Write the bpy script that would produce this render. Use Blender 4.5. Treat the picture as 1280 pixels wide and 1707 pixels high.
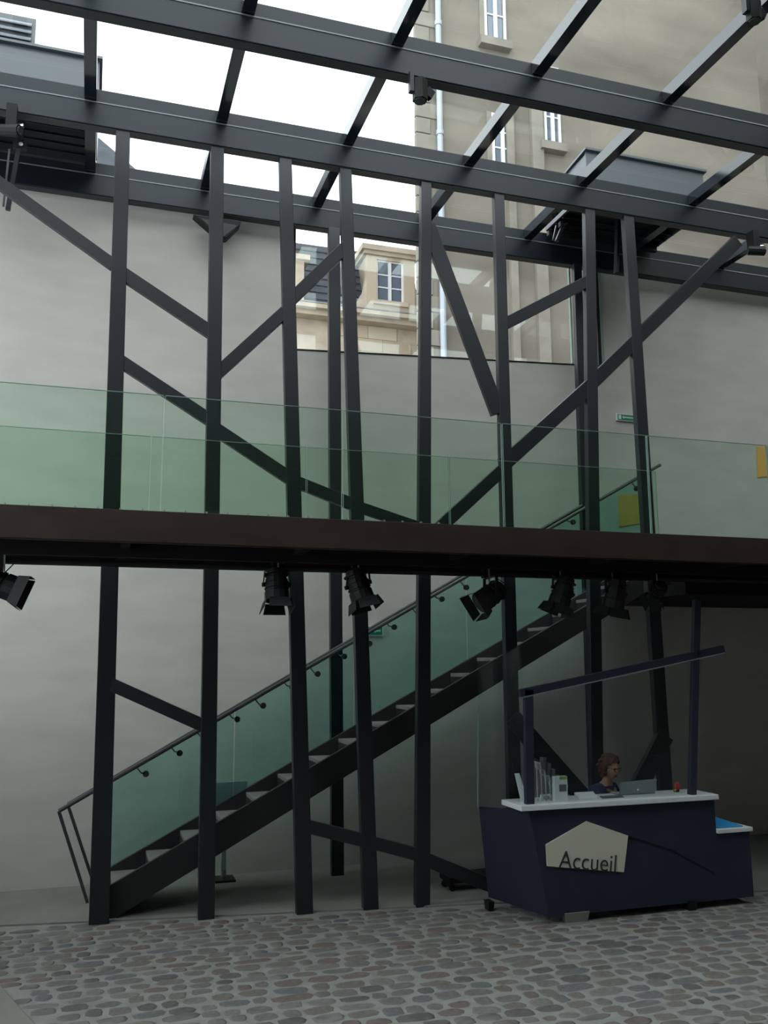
import bpy, bmesh, math, random
from mathutils import Vector, Matrix
random.seed(7)
for o in list(bpy.data.objects): bpy.data.objects.remove(o)
SC = bpy.context.scene
COL = SC.collection

# ------------------------------------------------------------------ camera
F, CX, CY, EYE = 1500.0, 640.0, 853.5, 2.4
yaw, pitch, roll = math.radians(17.90), math.atan((1105-CY)/F), math.atan(-.005)
_f = Vector((math.sin(yaw)*math.cos(pitch), math.cos(yaw)*math.cos(pitch), math.sin(pitch)))
_r = Vector((math.cos(yaw), -math.sin(yaw), 0)); _u = _r.cross(_f)
cR = _r*math.cos(roll)+_u*math.sin(roll); cU = _u*math.cos(roll)-_r*math.sin(roll)
cam_d = bpy.data.cameras.new('camera'); cam = bpy.data.objects.new('camera', cam_d); COL.objects.link(cam)
cam_d.sensor_fit = 'VERTICAL'; cam_d.sensor_height = 36; cam_d.lens = F/1707*36
cam_d.clip_start = .05; cam_d.clip_end = 300
m = Matrix((cR, cU, -_f)).transposed().to_4x4(); m.translation = Vector((0, 0, EYE)); cam.matrix_world = m
SC.camera = cam

# ------------------------------------------------------------------ sky, exposure
W = bpy.data.worlds.new('overcast_sky'); SC.world = W; W.use_nodes = True
W.node_tree.nodes['Background'].inputs[0].default_value = (.93, .97, 1, 1)
W.node_tree.nodes['Background'].inputs[1].default_value = 1.0
SC.view_settings.view_transform = 'Standard'; SC.view_settings.look = 'None'
SC.view_settings.gamma = 1; SC.view_settings.use_curve_mapping = False
SC.view_settings.exposure = 1.8
SC.cycles.use_denoising = True
SC.cycles.max_bounces = 10; SC.cycles.diffuse_bounces = 5; SC.cycles.glossy_bounces = 4
SC.cycles.transparent_max_bounces = 24; SC.cycles.caustics_reflective = False; SC.cycles.caustics_refractive = False

# a point of the place from where it shows in the photograph and a known plane it lies on
def ray(x, y): return _f+cR*((x-CX)/F)-cU*((y-CY)/F)
def at_y(x, y, Y):
    d = ray(x, y); return Vector((0, 0, EYE))+d*(Y/d.y)
def at_z(x, y, Z):
    d = ray(x, y); return Vector((0, 0, EYE))+d*((Z-EYE)/d.z)

# ------------------------------------------------------------------ materials
def nodes(name):
    mt = bpy.data.materials.new(name); mt.use_nodes = True
    return mt, mt.node_tree.nodes, mt.node_tree.links
def mat(name, col, rough=.5, metal=0, spec=.5, var=0, scale=4, stretch=(1, 1, 1), bump=0, bscale=40, col2=None, detail=5, perobj=0):
    mt, n, l = nodes(name); b = n['Principled BSDF']
    b.inputs['Base Color'].default_value = (*col, 1); b.inputs['Roughness'].default_value = rough
    b.inputs['Metallic'].default_value = metal; b.inputs['Specular IOR Level'].default_value = spec
    if var or bump:
        tc = n.new('ShaderNodeTexCoord'); mp = n.new('ShaderNodeMapping'); mp.inputs['Scale'].default_value = stretch
        l.new(tc.outputs['Object'], mp.inputs[0])
    if var or perobj:
        c2 = col2 or tuple(c*(1-var) for c in col)
        mx = n.new('ShaderNodeMix'); mx.data_type = 'RGBA'
        mx.inputs[6].default_value = (*col, 1); mx.inputs[7].default_value = (*c2, 1)
        if perobj:
            oi = n.new('ShaderNodeObjectInfo'); l.new(oi.outputs['Random'], mx.inputs[0])
        else:
            ns = n.new('ShaderNodeTexNoise'); ns.inputs['Scale'].default_value = scale; ns.inputs['Detail'].default_value = detail
            rp = n.new('ShaderNodeValToRGB'); rp.color_ramp.elements[0].position = .35; rp.color_ramp.elements[1].position = .68
            l.new(mp.outputs[0], ns.inputs['Vector']); l.new(ns.outputs[0], rp.inputs[0]); l.new(rp.outputs[0], mx.inputs[0])
        l.new(mx.outputs[2], b.inputs['Base Color'])
    if bump:
        nb = n.new('ShaderNodeTexNoise'); nb.inputs['Scale'].default_value = bscale; nb.inputs['Detail'].default_value = 4
        bp = n.new('ShaderNodeBump'); bp.inputs['Strength'].default_value = bump; bp.inputs['Distance'].default_value = .01
        l.new(mp.outputs[0], nb.inputs['Vector']); l.new(nb.outputs[0], bp.inputs['Height']); l.new(bp.outputs[0], b.inputs['Normal'])
    return mt
def glass(name, tint, refl=.9, base=.035, rough=.01):
    # thin clear sheet: tinted transmission plus a mirror that grows towards grazing
    mt, n, l = nodes(name); n.remove(n['Principled BSDF']); out = n['Material Output']
    tr = n.new('ShaderNodeBsdfTransparent'); tr.inputs[0].default_value = (*tint, 1)
    gl = n.new('ShaderNodeBsdfGlossy'); gl.inputs['Roughness'].default_value = rough; gl.inputs[0].default_value = (.9, 1, .95, 1)
    lw = n.new('ShaderNodeLayerWeight'); lw.inputs[0].default_value = .5
    p = n.new('ShaderNodeMath'); p.operation = 'POWER'; p.inputs[1].default_value = 5
    q = n.new('ShaderNodeMath'); q.operation = 'MULTIPLY_ADD'; q.inputs[1].default_value = refl; q.inputs[2].default_value = base
    mx = n.new('ShaderNodeMixShader')
    l.new(lw.outputs['Facing'], p.inputs[0]); l.new(p.outputs[0], q.inputs[0]); l.new(q.outputs[0], mx.inputs[0])
    l.new(tr.outputs[0], mx.inputs[1]); l.new(gl.outputs[0], mx.inputs[2]); l.new(mx.outputs[0], out.inputs[0])
    return mt
M = dict(
    plaster=mat('lime_plaster', (.60, .582, .545), .9, var=.10, scale=1.3, stretch=(1, 1, 3.2), bump=.08, bscale=14, spec=.2),
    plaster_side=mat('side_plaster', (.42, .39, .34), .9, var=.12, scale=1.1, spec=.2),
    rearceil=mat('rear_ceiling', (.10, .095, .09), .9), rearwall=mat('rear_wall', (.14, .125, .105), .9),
    steel=mat('dark_painted_steel', (.015, .0175, .022), .38, spec=.5),
    roofsteel=mat('roof_painted_steel', (.009, .0145, .020), .38, spec=.4),
    rafter=mat('glossy_rafter_paint', (.010, .0150, .020), .14, spec=.9),
    bead=mat('bright_steel_bead', (.22, .24, .26), .3, spec=.5),
    fascia=mat('rusty_brown_fascia', (.036, .023, .019), .65, var=.35, scale=3, stretch=(1, 1, 2), spec=.3),
    soffit=mat('black_soffit', (.012, .011, .011), .8, spec=.2),
    stair=mat('stair_steel', (.022, .022, .024), .5, spec=.4),
    tread=mat('tread_plate', (.21, .21, .20), .5, spec=.4, var=.2, scale=6),
    rail=mat('handrail_steel', (.04, .042, .045), .3, spec=.6),
    slab=mat('concrete_slab', (.215, .22, .20), .85, var=.15, scale=2, bump=.2, spec=.25),
    mortar=mat('sandy_mortar', (.26, .265, .25), .95, var=.2, scale=6, bump=.3, bscale=60, spec=.2),
    navy=mat('navy_laminate', (.022, .027, .050), .55, var=.15, scale=2, spec=.35),
    navyside=mat('dark_navy_edge', (.018, .022, .040), .6, spec=.3),
    white=mat('white_laminate', (.72, .75, .76), .35, spec=.5),
    cream=mat('cream_sign', (.62, .60, .50), .6),
    ink=mat('dark_lettering', (.03, .035, .03), .7),
    postblue=mat('blue_black_post', (.022, .028, .046), .4),
    black=mat('black_metal', (.008, .008, .009), .55, spec=.3),
    lens=mat('lamp_lens', (.06, .06, .065), .1, spec=.6),
    chrome=mat('polished_metal', (.6, .62, .62), .22, metal=1),
    wire=mat('pale_wire', (.50, .53, .52), .35, spec=.6),
    silver=mat('silver_plastic', (.30, .31, .33), .4, spec=.5),
    paper=mat('white_paper', (.75, .77, .78), .7),
    green=mat('green_print', (.25, .42, .08), .6),
    greysh=mat('grey_print', (.12, .13, .13), .6),
    exitgreen=mat('exit_green', (.0, .26, .13), .5),
    yellow=mat('yellow_paper', (.85, .47, .13), .7),
    blue=mat('blue_folder', (.03, .30, .62), .5),
    red=mat('red_petals', (.55, .03, .03), .6), yel2=mat('yellow_petals', (.6, .5, .05), .6), leaf=mat('leaf_green', (.05, .14, .03), .6),
    skin=mat('skin', (.42, .24, .17), .55), hair=mat('auburn_hair', (.085, .030, .018), .6, var=.6, scale=30, stretch=(1, 1, .4), bump=.8, bscale=40),
    jacket=mat('navy_jacket', (.018, .024, .075), .8), scarf=mat('tan_collar', (.22, .16, .09), .8), shirt=mat('blue_top', (.03, .05, .16), .8),
    trousers=mat('dark_trousers', (.02, .02, .025), .85), eye=mat('eye_dark', (.02, .015, .01), .3), lip=mat('lips', (.30, .09, .08), .5),
    facade=mat('tan_render', (.27, .245, .208), .9, var=.38, scale=.45, stretch=(.5, 1, 1.6), bump=.3, bscale=8, spec=.1),
    quoin=mat('pale_quoin_stone', (.30, .28, .24), .9, var=.2, scale=2, spec=.1),
    stone=mat('ashlar_stone', (.62, .53, .42), .9, var=.18, scale=1.5, bump=.3, bscale=10, perobj=1, col2=(.50, .42, .32), spec=.1),
    cornice=mat('cornice_stone', (.58, .50, .40), .9, var=.25, scale=2, spec=.1),
    slate=mat('slate_roof', (.085, .095, .115), .55, var=.3, scale=3, spec=.4),
    zinc=mat('zinc_grey', (.26, .29, .33), .4, spec=.5),
    wframe=mat('white_window_frame', (.72, .73, .74), .5),
    wpane=mat('far_window_pane', (.11, .14, .19), .08, spec=1.0),
    pipe=mat('grey_drainpipe', (.42, .46, .52), .4, spec=.5),
    vent=mat('ventilator_casing', (.085, .098, .112), .3, spec=.7), louvre=mat('dark_louvre', (.03, .032, .035), .5),
    ground=mat('outside_ground', (.16, .155, .15), .9),
)
M['glass'] = glass('green_safety_glass', (.895, .965, .915), base=.03)
M['sglass'] = glass('stair_green_glass', (.715, .875, .84), base=.03)
M['roofglass'] = glass('roof_glass', (.95, .975, .97), base=.03)
M['winglass'] = glass('window_glass', (.95, .97, .97), base=.05)
M['deskglass'] = glass('clear_screen_glass', (.93, .95, .95), base=.02, refl=.45)
M['edge'] = mat('glass_edge', (.30, .40, .36), .3)
COB = [mat('cobble_%s' % k, c, .62, spec=.35, var=.35, scale=9, bump=.2, bscale=45) for k, c in dict(
    grey=(.168, .164, .154), brown=(.178, .162, .145), dark=(.128, .122, .118), rose=(.172, .142, .128), pale=(.196, .190, .178), bluish=(.150, .156, .158)).items()]

# ------------------------------------------------------------------ mesh helpers
class MB:
    def __init__(s): s.v = []; s.f = []
    def add(s, vs, fs):
        o = len(s.v); s.v += [tuple(v) for v in vs]; s.f += [tuple(i+o for i in f) for f in fs]; return s
    def hexa(s, p): # 8 points: bottom 4 ccw, top 4 ccw
        return s.add(p, [(3, 2, 1, 0), (4, 5, 6, 7), (0, 1, 5, 4), (1, 2, 6, 5), (2, 3, 7, 6), (3, 0, 4, 7)])
    def box(s, a, b):
        x0, x1 = sorted((a[0], b[0])); y0, y1 = sorted((a[1], b[1])); z0, z1 = sorted((a[2], b[2]))
        return s.hexa([(x0, y0, z0), (x1, y0, z0), (x1, y1, z0), (x0, y1, z0), (x0, y0, z1), (x1, y0, z1), (x1, y1, z1), (x0, y1, z1)])
    def bar(s, a, b, w, h, up=(0, 0, 1), w2=None, h2=None):
        a = Vector(a); b = Vector(b); d = (b-a).normalized(); up = Vector(up)
        sx = d.cross(up).normalized(); uz = sx.cross(d).normalized(); w2 = w2 or w; h2 = h2 or h
        q = lambda p, w, h: [p-sx*w/2-uz*h/2, p+sx*w/2-uz*h/2, p+sx*w/2+uz*h/2, p-sx*w/2+uz*h/2]
        A = q(a, w, h); B = q(b, w2, h2)
        return s.add(A+B, [(0, 1, 2, 3), (7, 6, 5, 4), (1, 0, 4, 5), (2, 1, 5, 6), (3, 2, 6, 7), (0, 3, 7, 4)])
    def prism(s, poly, ext): # planar polygon (3d points) swept by ext
        n = len(poly); e = Vector(ext); P = [Vector(p) for p in poly]
        fs = [tuple(range(n))[::-1], tuple(range(n, 2*n))]+[(i, (i+1) % n, n+(i+1) % n, n+i) for i in range(n)]
        return s.add(P+[p+e for p in P], fs)
    def tube(s, pts, r, n=8, rs=None):
        pts = [Vector(p) for p in pts]; k = len(pts); vs = []; ref = None
        for i, p in enumerate(pts):
            d = (pts[min(i+1, k-1)]-pts[max(i-1, 0)]).normalized()
            if ref is None: ref = Vector((0, 0, 1)) if abs(d.z) < .9 else Vector((1, 0, 0))
            a = d.cross(ref).normalized(); b = a.cross(d); rr = rs[i] if rs else r
            vs += [p+a*math.cos(t*2*math.pi/n)*rr+b*math.sin(t*2*math.pi/n)*rr for t in range(n)]; ref = b
        fs = [tuple(range(n)), tuple(range((k-1)*n, k*n))[::-1]]
        for i in range(k-1):
            for t in range(n): fs.append((i*n+t, (i+1)*n+t, (i+1)*n+(t+1) % n, i*n+(t+1) % n))
        return s.add(vs, fs)
    def ball(s, c, r, n=10, m_=7):
        c = Vector(c); r = r if hasattr(r, '__len__') else (r, r, r); vs = []; fs = []
        for i in range(m_+1):
            th = math.pi*i/m_
            for j in range(n):
                ph = 2*math.pi*j/n
                vs.append((c.x+r[0]*math.sin(th)*math.cos(ph), c.y+r[1]*math.sin(th)*math.sin(ph), c.z+r[2]*math.cos(th)))
        for i in range(m_):
            for j in range(n): fs.append((i*n+j, (i+1)*n+j, (i+1)*n+(j+1) % n, i*n+(j+1) % n))
        return s.add(vs, fs)
    def build(s, name, mt, parent=None, bevel=0, smooth=False, origin=None):
        me = bpy.data.meshes.new(name); o0 = Vector(origin) if origin is not None else None
        vs = [tuple(Vector(v)-o0) for v in s.v] if o0 is not None else s.v
        me.from_pydata(vs, [], s.f); me.update()
        bm = bmesh.new(); bm.from_mesh(me); bmesh.ops.remove_doubles(bm, verts=bm.verts, dist=1e-5); bmesh.ops.recalc_face_normals(bm, faces=bm.faces); bm.to_mesh(me); bm.free()
        if smooth:
            for p in me.polygons: p.use_smooth = True
        ob = bpy.data.objects.new(name, me); COL.objects.link(ob); me.materials.append(mt if not isinstance(mt, str) else M[mt])
        if o0 is not None: ob.location = o0
        if bevel:
            b = ob.modifiers.new('bevel', 'BEVEL'); b.width = bevel; b.segments = 2; b.limit_method = 'ANGLE'
        if parent is not None:
            ob.parent = parent; ob.matrix_parent_inverse = parent_matrix(parent).inverted()
        return ob
def parent_matrix(p):
    mw = Matrix.Translation(p.location) @ p.rotation_euler.to_matrix().to_4x4()
    return (parent_matrix(p.parent) @ p.matrix_parent_inverse @ mw) if p.parent else mw
def tag(o, label=None, cat=None, group=None, kind=None):
    if label: o['label'] = label
    if cat: o['category'] = cat
    if group: o['group'] = group
    if kind: o['kind'] = kind
    return o
def thing(name, loc, label=None, cat=None, group=None, kind=None):
    o = bpy.data.objects.new(name, None); COL.objects.link(o); o.location = loc; o.empty_display_size = .2
    return tag(o, label, cat, group, kind)

XL, XR, YB, YW, ZT = -3.2, 14.0, -7.0, 10.9, 8.46

# ------------------------------------------------------------------ floor
floor = MB().box((XL, YB, -.12), (XR, YW, -.002)).build('floor', 'mortar'); tag(floor, 'cobbled courtyard floor bedded in sandy mortar', kind='structure')
def edge_y(x): return 9.56-.165*(x+.68)
sl = MB().prism([(XL, edge_y(XL), -.03), (XR, edge_y(XR), -.03), (XR, YW, -.03), (XL, YW, -.03)], (0, 0, .045)).build('floor_slab', 'slab', bevel=.006)
tag(sl, 'smooth grey concrete strip along the foot of the wall', kind='structure')
A = at_z(0, 1640, .02); B = at_z(60, 1707, .02); d = (B-A)
q1, q2 = A-d*.9, B+d*6
cs = MB().prism([(q1.x, q1.y, -.03), (q2.x, q2.y, -.03), (XL, q2.y, -.03), (XL, q1.y, -.03)], (0, 0, .05)).build('floor_ramp', 'slab', bevel=.01)
tag(cs, 'pale concrete paving corner at the lower left of the cobbles', kind='structure')
# cobbles: a dozen shapes laid in rows, the ones that show largest as single stones
def cobble_mesh(k):
    rnd = random.Random(k); n = 9; vs = []; fs = []
    rad = [1+rnd.uniform(-.12, .12) for _ in range(n)]
    for ring, (s, z) in enumerate(((1.0, -.5), (.97, .55), (.70, 1.0))):
        for j in range(n):
            t = 2*math.pi*j/n; c, q = math.cos(t), math.sin(t); e = .72
            vs.append((math.copysign(abs(c)**e, c)*.5*s*rad[j], math.copysign(abs(q)**e, q)*.5*s*rad[j], z+rnd.uniform(-.08, .08)*(ring > 0)))
    vs.append((0, 0, 1.06))
    for r in range(2):
        for j in range(n): fs.append((r*n+j, r*n+(j+1) % n, (r+1)*n+(j+1) % n, (r+1)*n+j))
    for j in range(n): fs.append((2*n+j, 2*n+(j+1) % n, 3*n))
    me = bpy.data.meshes.new('cobblestone'); me.from_pydata(vs, [], fs); me.update()
    for p in me.polygons: p.use_smooth = True
    return me
variants = [cobble_mesh(k) for k in range(10)]
stones = []
y = 3.0; rr = random.Random(3)
while y < 10.2:
    dep = rr.uniform(.12, .175); x = -3.2+rr.uniform(0, .2)
    while x < 11:
        w = rr.choice((.13, .16, .19, .22, .25, .30))*rr.uniform(.9, 1.12)
        cx, cy = x+w/2, y+dep/2+rr.uniform(-.022, .022)+.03*math.sin(x*1.7)
        ok = cy+dep/2 < edge_y(cx)-.005
        dd = (cx-A.x)*d.y-(cy-A.y)*d.x      # right of the paving corner
        if ok and dd < -.05*d.length: stones.append((cx, cy, w*rr.uniform(.90, 1.0), dep*rr.uniform(.80, 1.02), rr.uniform(.008, .014), rr.uniform(-.13, .13), rr.choices(range(6), (30, 26, 10, 8, 14, 12))[0], rr.randrange(10)))
        x += w+.008
    y += dep*.96
def vis(s):
    p = Vector((s[0], s[1], 0))-Vector((0, 0, EYE)); z = p.dot(_f); u = CX+F*p.dot(cR)/z; v = CY-F*p.dot(cU)/z
    return (20 < u < 1260 and 1500 < v < 1695), v, u
vs_ = sorted([s for s in stones if vis(s)[0]], key=lambda s: -s[2]*s[3]/((s[0]**2+s[1]**2)**1.5))[:300]
picked = set(map(id, vs_))
far_v = {k: [] for k in range(6)}
fl_inv = Matrix.Identity(4)
for s in stones:
    if id(s) in picked:
        o = bpy.data.objects.new('cobblestone', variants[s[7]]); COL.objects.link(o); o.parent = floor
        o.location = (s[0], s[1], -.008); o.rotation_euler = (0, 0, s[5]); o.scale = (s[2], s[3], s[4])
        if not variants[s[7]].materials: variants[s[7]].materials.append(COB[0])
        o.material_slots[0].link = 'OBJECT'; o.material_slots[0].material = COB[s[6]]
    else: far_v[s[6]].append(s)
vv = []; ff = []; mi = []
for k, ss in far_v.items():
    for s in ss:
        me = variants[s[7]]; o0 = len(vv); c, q = math.cos(s[5]), math.sin(s[5])
        for v in me.vertices:
            X, Y = v.co.x*s[2], v.co.y*s[3]; vv.append((s[0]+X*c-Y*q, s[1]+X*q+Y*c, -.008+v.co.z*s[4]))
        for p in me.polygons: ff.append(tuple(i+o0 for i in p.vertices)); mi.append(k)
me = bpy.data.meshes.new('cobblestone_field'); me.from_pydata(vv, [], ff); me.update()
for c in COB: me.materials.append(c)
me.polygons.foreach_set('material_index', mi); me.polygons.foreach_set('use_smooth', [True]*len(ff))
o = bpy.data.objects.new('cobblestone_field', me); COL.objects.link(o); o.parent = floor; o['kind'] = 'stuff'

# ------------------------------------------------------------------ walls
sL, sR = at_y(487, 583, YW), at_y(1003, 611, YW)
TW = .32
wb = MB()
wb.prism([(XL, YW, 0), (sL.x, YW, 0), (sL.x, YW, ZT), (XL, YW, ZT)], (0, TW, 0))
wb.prism([(sR.x, YW, 0), (XR, YW, 0), (XR, YW, ZT), (sR.x, YW, ZT)], (0, TW, 0))
wb.prism([(sL.x, YW, 0), (sR.x, YW, 0), (sR.x, YW, sR.z), (sL.x, YW, sL.z)], (0, TW, 0))
tag(wb.build('wall_back', 'plaster'), 'tall pale plaster wall behind the steel columns', kind='structure')
YO = 2.6                                                             # the storey over the viewer ends here; glass beyond
WZ = 2.0; wl = MB(); wl.box((XL-.3, YB, 0), (XL, YO+.4, ZT)); wl.box((XL-.3, YO+.4, 0), (XL, YW, WZ)); wl.box((XL-.3, YW-.5, WZ), (XL, YW, ZT)); wl.box((XL-.3, YO+.4, ZT-.3), (XL, YW-.5, ZT))
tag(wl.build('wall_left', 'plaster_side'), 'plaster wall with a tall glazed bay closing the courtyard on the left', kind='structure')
w2 = thing('window_2', (XL-.15, 6.5, WZ), 'tall glazed bay in the left wall outside the picture', kind='structure')
for k in range(5):
    ya = YO+.4+k*(YW-.5-YO-.4)/5; yb_ = YO+.4+(k+1)*(YW-.5-YO-.4)/5
    MB().box((XL-.16, ya+.04, WZ+.05), (XL-.148, yb_-.04, ZT-.35)).build('pane', 'winglass', w2)
    MB().box((XL-.2, ya-.04, WZ), (XL-.1, ya+.04, ZT-.3)).build('mullion', 'roofsteel', w2)
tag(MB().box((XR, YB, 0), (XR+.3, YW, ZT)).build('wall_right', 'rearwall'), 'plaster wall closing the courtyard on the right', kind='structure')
tag(MB().box((XL, YB, 8.0), (XR, YO, 8.4)).build('ceiling_rear', 'rearceil'), 'dark ceiling of the storey over the viewer', kind='structure')
tag(MB().box((XL, YO-.3, 7.9), (XR, YO, 8.0)).build('trim_1', 'roofsteel'), 'dark edge strip where the glass roof begins', kind='structure')
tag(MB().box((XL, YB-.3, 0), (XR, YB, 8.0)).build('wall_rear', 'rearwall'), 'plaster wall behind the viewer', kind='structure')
# wide window in the back wall
win = thing('window_1', (sL.x, YW, sL.z), 'wide frameless window in the plaster wall looking out on stone houses', kind='structure')
MB().prism([(sL.x, YW+.02, sL.z), (sR.x, YW+.02, sR.z), (sR.x, YW+.02, ZT), (sL.x, YW+.02, ZT)], (0, .012, 0)).build('pane', 'winglass', win)
MB().bar((sL.x, YW+.015, sL.z+.005), (sR.x, YW+.015, sR.z+.005), .04, .022).build('sill_bead', 'black', win)
MB().box((sR.x-.05, YW-.01, sR.z), (sR.x, YW+.06, ZT)).build('frame_post', 'black', win)
MB().box((sR.x, YW-.012, sR.z), (sR.x+.045, YW+.03, ZT)).build('edge_trim', 'edge', win)
MB().box((sL.x, YW-.005, sL.z), (sL.x+.03, YW+.06, ZT)).build('frame_post', 'black', win)
xm = at_y(951, 500, YW).x
MB().box((xm-.012, YW, sR.z), (xm+.012, YW+.04, ZT)).build('mullion', 'edge', win)

# ------------------------------------------------------------------ glass roof
roof = thing('ceiling', (4, 4, 8.0), 'glazed roof of dark steel beams and clear glass panes', kind='structure')
BY = [2.66, 4.0, 5.35]+[7.45, 9.21, 10.70]
BZ0, BZ1 = 7.98, 8.40
for yb in BY:
    b = MB(); b.box((XL, yb-.07, BZ0), (XR, yb+.07, BZ0+.262)); b.box((XL, yb-.062, BZ0+.262), (XR, yb+.062, BZ1))
    bo = b.build('beam', 'roofsteel', roof, bevel=.006)
    MB().box((XL, yb-.078, BZ0+.255), (XR, yb-.066, BZ0+.267)).build('bead', 'bead', bo)
    MB().box((XL, yb-.058, BZ0-.006), (XR, yb+.058, BZ0)).build('flange', 'steel', bo)
RX = [-3.05, -1.66, -.27, 1.10, 2.54, 4.04, 5.58, 7.20, 8.80, 10.4, 12.0, 13.6]
for i in range(len(BY)-1):
    y0, y1 = BY[i]+.065, BY[i+1]-.065
    for x in RX:
        MB().box((x-.06, y0, 8.26), (x+.06, y1, BZ1)).build('rafter', 'rafter', roof)
    for x0, x1 in zip(RX, RX[1:]):
        if i == len(BY)-2 and (x1 == -.27 or x0 == 5.58): continue       # the two ventilator bays
        MB().box((x0+.004, BY[i]+.004, BZ1+.004), (x1-.004, BY[i+1]-.004, BZ1+.02)).build('roof_pane', 'roofglass', roof)
for x0, x1 in zip(RX, RX[1:]):
    MB().box((x0+.004, BY[-1]+.004, BZ1+.004), (x1-.004, YW+.3, BZ1+.02)).build('roof_pane', 'roofglass', roof)
# ventilators standing on the roof
def ventilator(x0, x1, ztop, label, cowl=None):
    t = thing('roof_ventilator', ((x0+x1)/2, 9.9, BZ1), label, 'ventilator', 'roof ventilators')
    c = MB(); y0, y1 = 9.42, 10.55
    c.box((x0, y0, BZ1-.02), (x1, y0+.03, ztop)); c.box((x0, y1-.03, BZ1-.02), (x1, y1, ztop-.1))
    c.box((x0, y0+.03, BZ1-.02), (x0+.03, y1-.03, ztop-.04)); c.box((x1-.03, y0+.03, BZ1-.02), (x1, y1-.03, ztop-.04))
    c.hexa([(x0-.03, y0-.05, ztop), (x1+.03, y0-.05, ztop), (x1+.03, y1+.03, ztop-.1), (x0-.03, y1+.03, ztop-.1),
            (x0-.03, y0-.05, ztop+.03), (x1+.03, y0-.05, ztop+.03), (x1+.03, y1+.03, ztop-.07), (x0-.03, y1+.03, ztop-.07)])
    c.build('casing', 'vent', t)
    xa, xb = x0+.02, x1-.02
    n = 7
    for k in range(n):
        yy = 9.47+k*(10.5-9.47)/(n-1)
        MB().hexa([(xa, yy-.07, BZ1-.05), (xb, yy-.07, BZ1-.05), (xb, yy-.06, BZ1-.05), (xa, yy-.06, BZ1-.05),
                   (xa, yy+.05, BZ1+.05), (xb, yy+.05, BZ1+.05), (xb, yy+.06, BZ1+.05), (xa, yy+.06, BZ1+.05)]).build('louvre_slat', 'louvre', t)
    [MB().box((xa, u, BZ1-.1), (xb, u+.06, BZ1+.02)).build('curb_bar', 'louvre', t) for u in (9.36, 10.5)]
    if cowl:
        p0, p1, z1 = cowl
        cw = MB().box((p0, 9.7, ztop), (p1, 10.3, z1)).build('cowl', 'vent', t)
        for k in range(5):
            zz = ztop+.08+k*(z1-ztop-.12)/5
            MB().hexa([(p0+.05, 9.66, zz), (p1-.04, 9.66, zz), (p1-.04, 9.7, zz+.05), (p0+.05, 9.7, zz+.05), (p0+.05, 9.655, zz+.012), (p1-.04, 9.655, zz+.012), (p1-.04, 9.7, zz+.065), (p0+.05, 9.7, zz+.065)]).build('cowl_slat', 'zinc', cw)
    return t
va = at_y(165, 130, 9.42); vz = at_y(60, 82, 9.42); vc = at_y(60, 40, 9.7)
ventilator(RX[1]+.05, va.x, vz.z, 'grey metal roof ventilator with louvred cowl above the upper left corner', (RX[1]+.05, vc.x, at_y(30, 26, 9.7).z))
va = at_y(976, 255, 9.42); vb = at_y(1172, 300, 9.42)
ventilator(va.x, vb.x, at_y(1060, 268, 9.42).z, 'boxy grey roof ventilator standing on the glass above the right-hand columns')

# ------------------------------------------------------------------ columns and braces
YB2 = 9.20
def colmk(top, bot, wt, wb_, Ybot, label, Ytop=YB2, ztop=BZ0, group='steel columns in front of the stair'):
    t = at_y(top[0], top[1], Ytop); b = at_y(bot[0], bot[1], Ybot)
    dv = (t-b)/(t.z-b.z); t = b+dv*(ztop-b.z); b = b-dv*(b.z-.0)
    dep = .085
    def width(p, px):
        z = (p-Vector((0, 0, EYE))).dot(_f); side = abs(p.x)*dep/p.y*F/z*.9
        return max(.09, (px-side)*z/F)
    w0, w1 = width(b, wb_), width(t, wt); t.z = ztop+.0; 
    o = MB().hexa([(b.x-w0/2, b.y-dep/2, 0.0), (b.x+w0/2, b.y-dep/2, 0.0), (b.x+w0/2, b.y+dep/2, 0.0), (b.x-w0/2, b.y+dep/2, 0.0),
                   (t.x-w1/2, t.y-dep/2, t.z), (t.x+w1/2, t.y-dep/2, t.z), (t.x+w1/2, t.y+dep/2, t.z), (t.x-w1/2, t.y+dep/2, t.z)]).build('steel_column', 'steel', bevel=.005, origin=(b.x, b.y, 0))
    tag(o, label, 'column', group); return (b, t)
CL = []
def addc(*a, **k): CL.append(colmk(*a, **k))
addc((205, 224), (165, 1533), 23, 33, 9.36, 'leftmost dark steel column, standing at the foot of the stair')
addc((362, 250), (343, 1530), 23, 29, 9.21, 'second dark steel column from the left, crossing the stair glass')
addc((475, 267), (507, 1522), 23, 31, 9.08, 'third dark steel column from the left, behind a straight-hanging spotlight')
addc((575, 287), (617, 1516), 23, 30, 9.02, 'fourth dark steel column from the left, leaning, left of the dormer view')
addc((709, 307), (703, 1511), 22, 30, 8.95, 'straight dark steel column right of the dormer window view')
addc((830, 327), (861, 1505), 23, 30, 8.95, 'dark steel column rising behind the left end of the reception desk')
addc((981, 355), (996, 1500), 25, 30, 8.95, 'dark steel column directly behind the seated receptionist')
addc((1046, 372), (1120, 1500), 26, 32, 8.95, 'rightmost leaning dark steel column, behind the laptop end of the desk')
bA = colmk((556, 390), (562, 1470), 22, 24, 10.46, 'rear steel column standing behind the stair, left of centre', Ytop=10.62, group='rear steel columns near the wall')
bB = colmk((962, 480), (976, 900), 20, 21, 10.46, 'rear steel column at the right edge of the wide window', Ytop=10.62, group='rear steel columns near the wall')
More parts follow.
